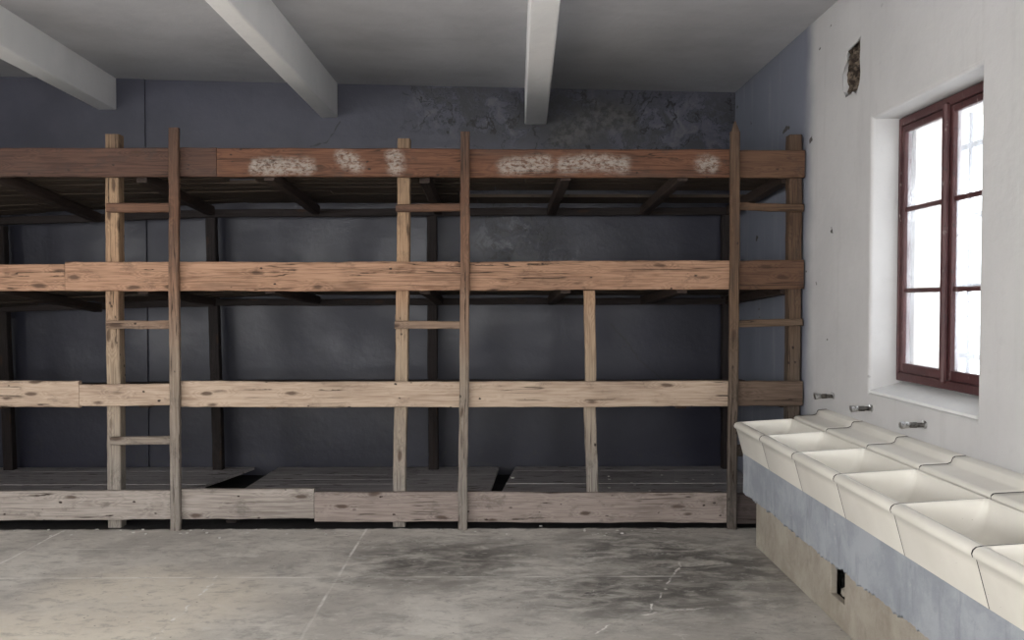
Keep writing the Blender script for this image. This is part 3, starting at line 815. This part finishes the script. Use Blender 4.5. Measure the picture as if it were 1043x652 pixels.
blabels = ['cream washbasin farthest along the row, beside the timber bunks',
           'cream washbasin second from the bunks, lit bright white inside',
           'cream washbasin third from the bunks, in the middle of the row',
           'cream washbasin fourth from the bunks, below the open side of the window',
           'large cream washbasin in the right foreground, whole and nearest in full view',
           'cream washbasin cut off by the right edge of the photo']
llabels = ['cream ceramic ledge piece behind the farthest washbasin, beside the bunks', 'cream ceramic ledge piece under the second tap from the bunks',
           'cream ceramic ledge piece under the tap nearest the viewer', 'cream ceramic ledge piece behind the fourth washbasin from the bunks',
           'cream ceramic ledge piece behind the large foreground washbasin', 'cream ceramic ledge piece at the right edge of the photo']
def drain(parent):
    bm = bmesh.new(); ring_tube(bm, [(.14, 0, .0405), (.14, 0, .043), (.14, 0, .043), (.14, 0, .0412)], [.022, .021, .014, .013], 20)
    return link('drain', bm, M['brass'], parent)
for i in range(6):
    L = YS[i] - YS[i+1]; yc = (YS[i] + YS[i+1]) / 2
    o = link('washbasin', basin_mesh(L), M['ceramic'], None, (1.47, yc, .5835), smooth=50)
    tag(o, blabels[i], 'washbasin', 'row of joined ceramic washbasins along the wall'); drain(o)
    bm = bmesh.new(); pf = [(.0555, .001), (.0215, .125), (.0125, .158), (.0005, .1645), (-.0036, .176), (.0003, .189), (.0105, .1972), (.027, .2008), (.369, .2205), (.369, .001)]
    va = [bm.verts.new((x, L / 2 - .0019, z)) for x, z in pf]; vb = [bm.verts.new((x, L / 2 + .0019, z)) for x, z in pf]
    for k in range(10): bm.faces.new((va[k], va[(k+1) % 10], vb[(k+1) % 10], vb[k]))
    bm.faces.new(va); bm.faces.new(vb[::-1])
    j_ = link('joint', bm, M['joint'], o); j_['label'] = 'dark joint line'
    prof = [(0, -.012), (-.004, .004), (-.004, .014), (.004, .022), (.02, .024), (.12, .029), (.138, .036), (.146, .056), (.155, .062), (.2045, .066), (.2045, -.012)]
    bm = bmesh.new(); h = L / 2 - .0015
    rings = []; h = L / 2 - .002
    for y in (-h, -h + .004, -h + .05, 0, h - .05, h - .004, h):
        ins = .0025 if abs(y) == h else 0
        rings.append([bm.verts.new((x, y, z - (ins if z > 0 else 0))) for x, z in prof])
    m = len(prof)
    for a_, b_ in zip(rings, rings[1:]):
        for k in range(m): bm.faces.new((a_[k], a_[(k+1) % m], b_[(k+1) % m], b_[k]))
    bm.faces.new(rings[0]); bm.faces.new(rings[-1][::-1])
    o = link('ceramic_ledge', bm, M['ceramic'], None, (1.8545, yc, .798), smooth=50)

    bm2 = bmesh.new(); va = [bm2.verts.new((x, L / 2 - .0019, z + (.0012 if z > 0 else 0))) for x, z in prof]; vb = [bm2.verts.new((x, L / 2 + .0019, z + (.0012 if z > 0 else 0))) for x, z in prof]
    for k in range(m): bm2.faces.new((va[k], va[(k+1) % m], vb[(k+1) % m], vb[k]))
    bm2.faces.new(va); bm2.faces.new(vb[::-1]); j_ = link('joint', bm2, M['joint'], o); j_['label'] = 'dark joint line'
    tag(o, llabels[i], 'ledge', 'ceramic ledge pieces between the basins and the wall')

# ------------------------------------------------------------------ taps
tl = ['metal wall tap nearest the bunks, leftmost of the three', 'metal wall tap in the middle of the three, left of the window', 'metal wall tap nearest the viewer, under the window']
for (u, v, u2), lab in zip(((849, 403.5, 829.5), (888, 416.3, 866.5), (942.5, 433, 917)), tl):
    b0 = onX(u, v, XR); t = empty('tap', tuple(b0)); tag(t, lab, 'tap', 'metal taps on the wall above the basins')
    L = abs(at(u, v, b0.y).x - at(u2, v, b0.y).x) 
    bm = bmesh.new(); ring_tube(bm, [(0, 0, 0), (-.004, 0, 0), (-.009, 0, 0)], [.019, .019, .012], 18); link('wall_fitting', bm, M['chrome'], t, smooth=40)
    bm = bmesh.new(); ring_tube(bm, [(-.006, 0, 0), (-L * .35, 0, 0), (-L * .36, 0, 0), (-L * .60, 0, 0), (-L * .61, 0, 0), (-L * .7, 0, 0)], [.012, .012, .0145, .0145, .012, .012], 16)
    link('spout_pipe', bm, M['brass'], t, smooth=40)
    bm = bmesh.new(); ring_tube(bm, [(-L * .68, 0, 0), (-L * .69, 0, 0), (-L * .8, 0, 0), (-L * .81, 0, 0), (-L * .84, 0, 0), (-L * .85, 0, 0), (-L, 0, -.002), (-L, 0, -.002)], [.013, .017, .017, .013, .013, .0185, .0185, .011], 16)
    link('nozzle', bm, M['chrome'], t, smooth=40)
    bm = bmesh.new(); ring_tube(bm, [(-.012, 0, .006), (-.012, 0, .024)], [.006, .005], 10); link('stop_screw', bm, M['chrome'], t, smooth=40)

# ------------------------------------------------------------------ debris
def flakes(name, region, n, smin, smax, z, seed, label):
    rnd = random.Random(seed); bm = bmesh.new()
    for k in range(n):
        x, y = region(rnd); s_ = rnd.uniform(smin, smax); a0 = rnd.uniform(0, 6.28); m = rnd.choice((4, 5, 6))
        top = [Vector((x + s_ * rnd.uniform(.6, 1.1) * math.cos(a0 + 6.283 * i / m), y + s_ * rnd.uniform(.6, 1.1) * math.sin(a0 + 6.283 * i / m), z)) for i in range(m)]
        hgt = rnd.uniform(.002, .5 * s_)
        lo = [bm.verts.new(p_) for p_ in top]; hi = [bm.verts.new(p_ * 1 + Vector((0, 0, hgt))) for p_ in top]
        bm.faces.new(lo[::-1]); bm.faces.new(hi)
        for i in range(m): bm.faces.new((lo[i], lo[(i+1) % m], hi[(i+1) % m], hi[i]))
    o = link(name, bm, M['flake']); tag(o, label, 'paint flakes', kind='stuff')
flakes('paint_flakes', lambda r: (r.gauss(1.25, .32), r.uniform(6.5, 7.4)), 24, .005, .016, .0872, 5, 'white paint flakes scattered on the lowest bunk deck')
flakes('paint_flakes', lambda r: (r.uniform(-3.4, 1.3), r.gauss(5.9, .06)), 46, .004, .014, .0003, 6, 'small white paint flakes on the floor at the foot of the bunks')
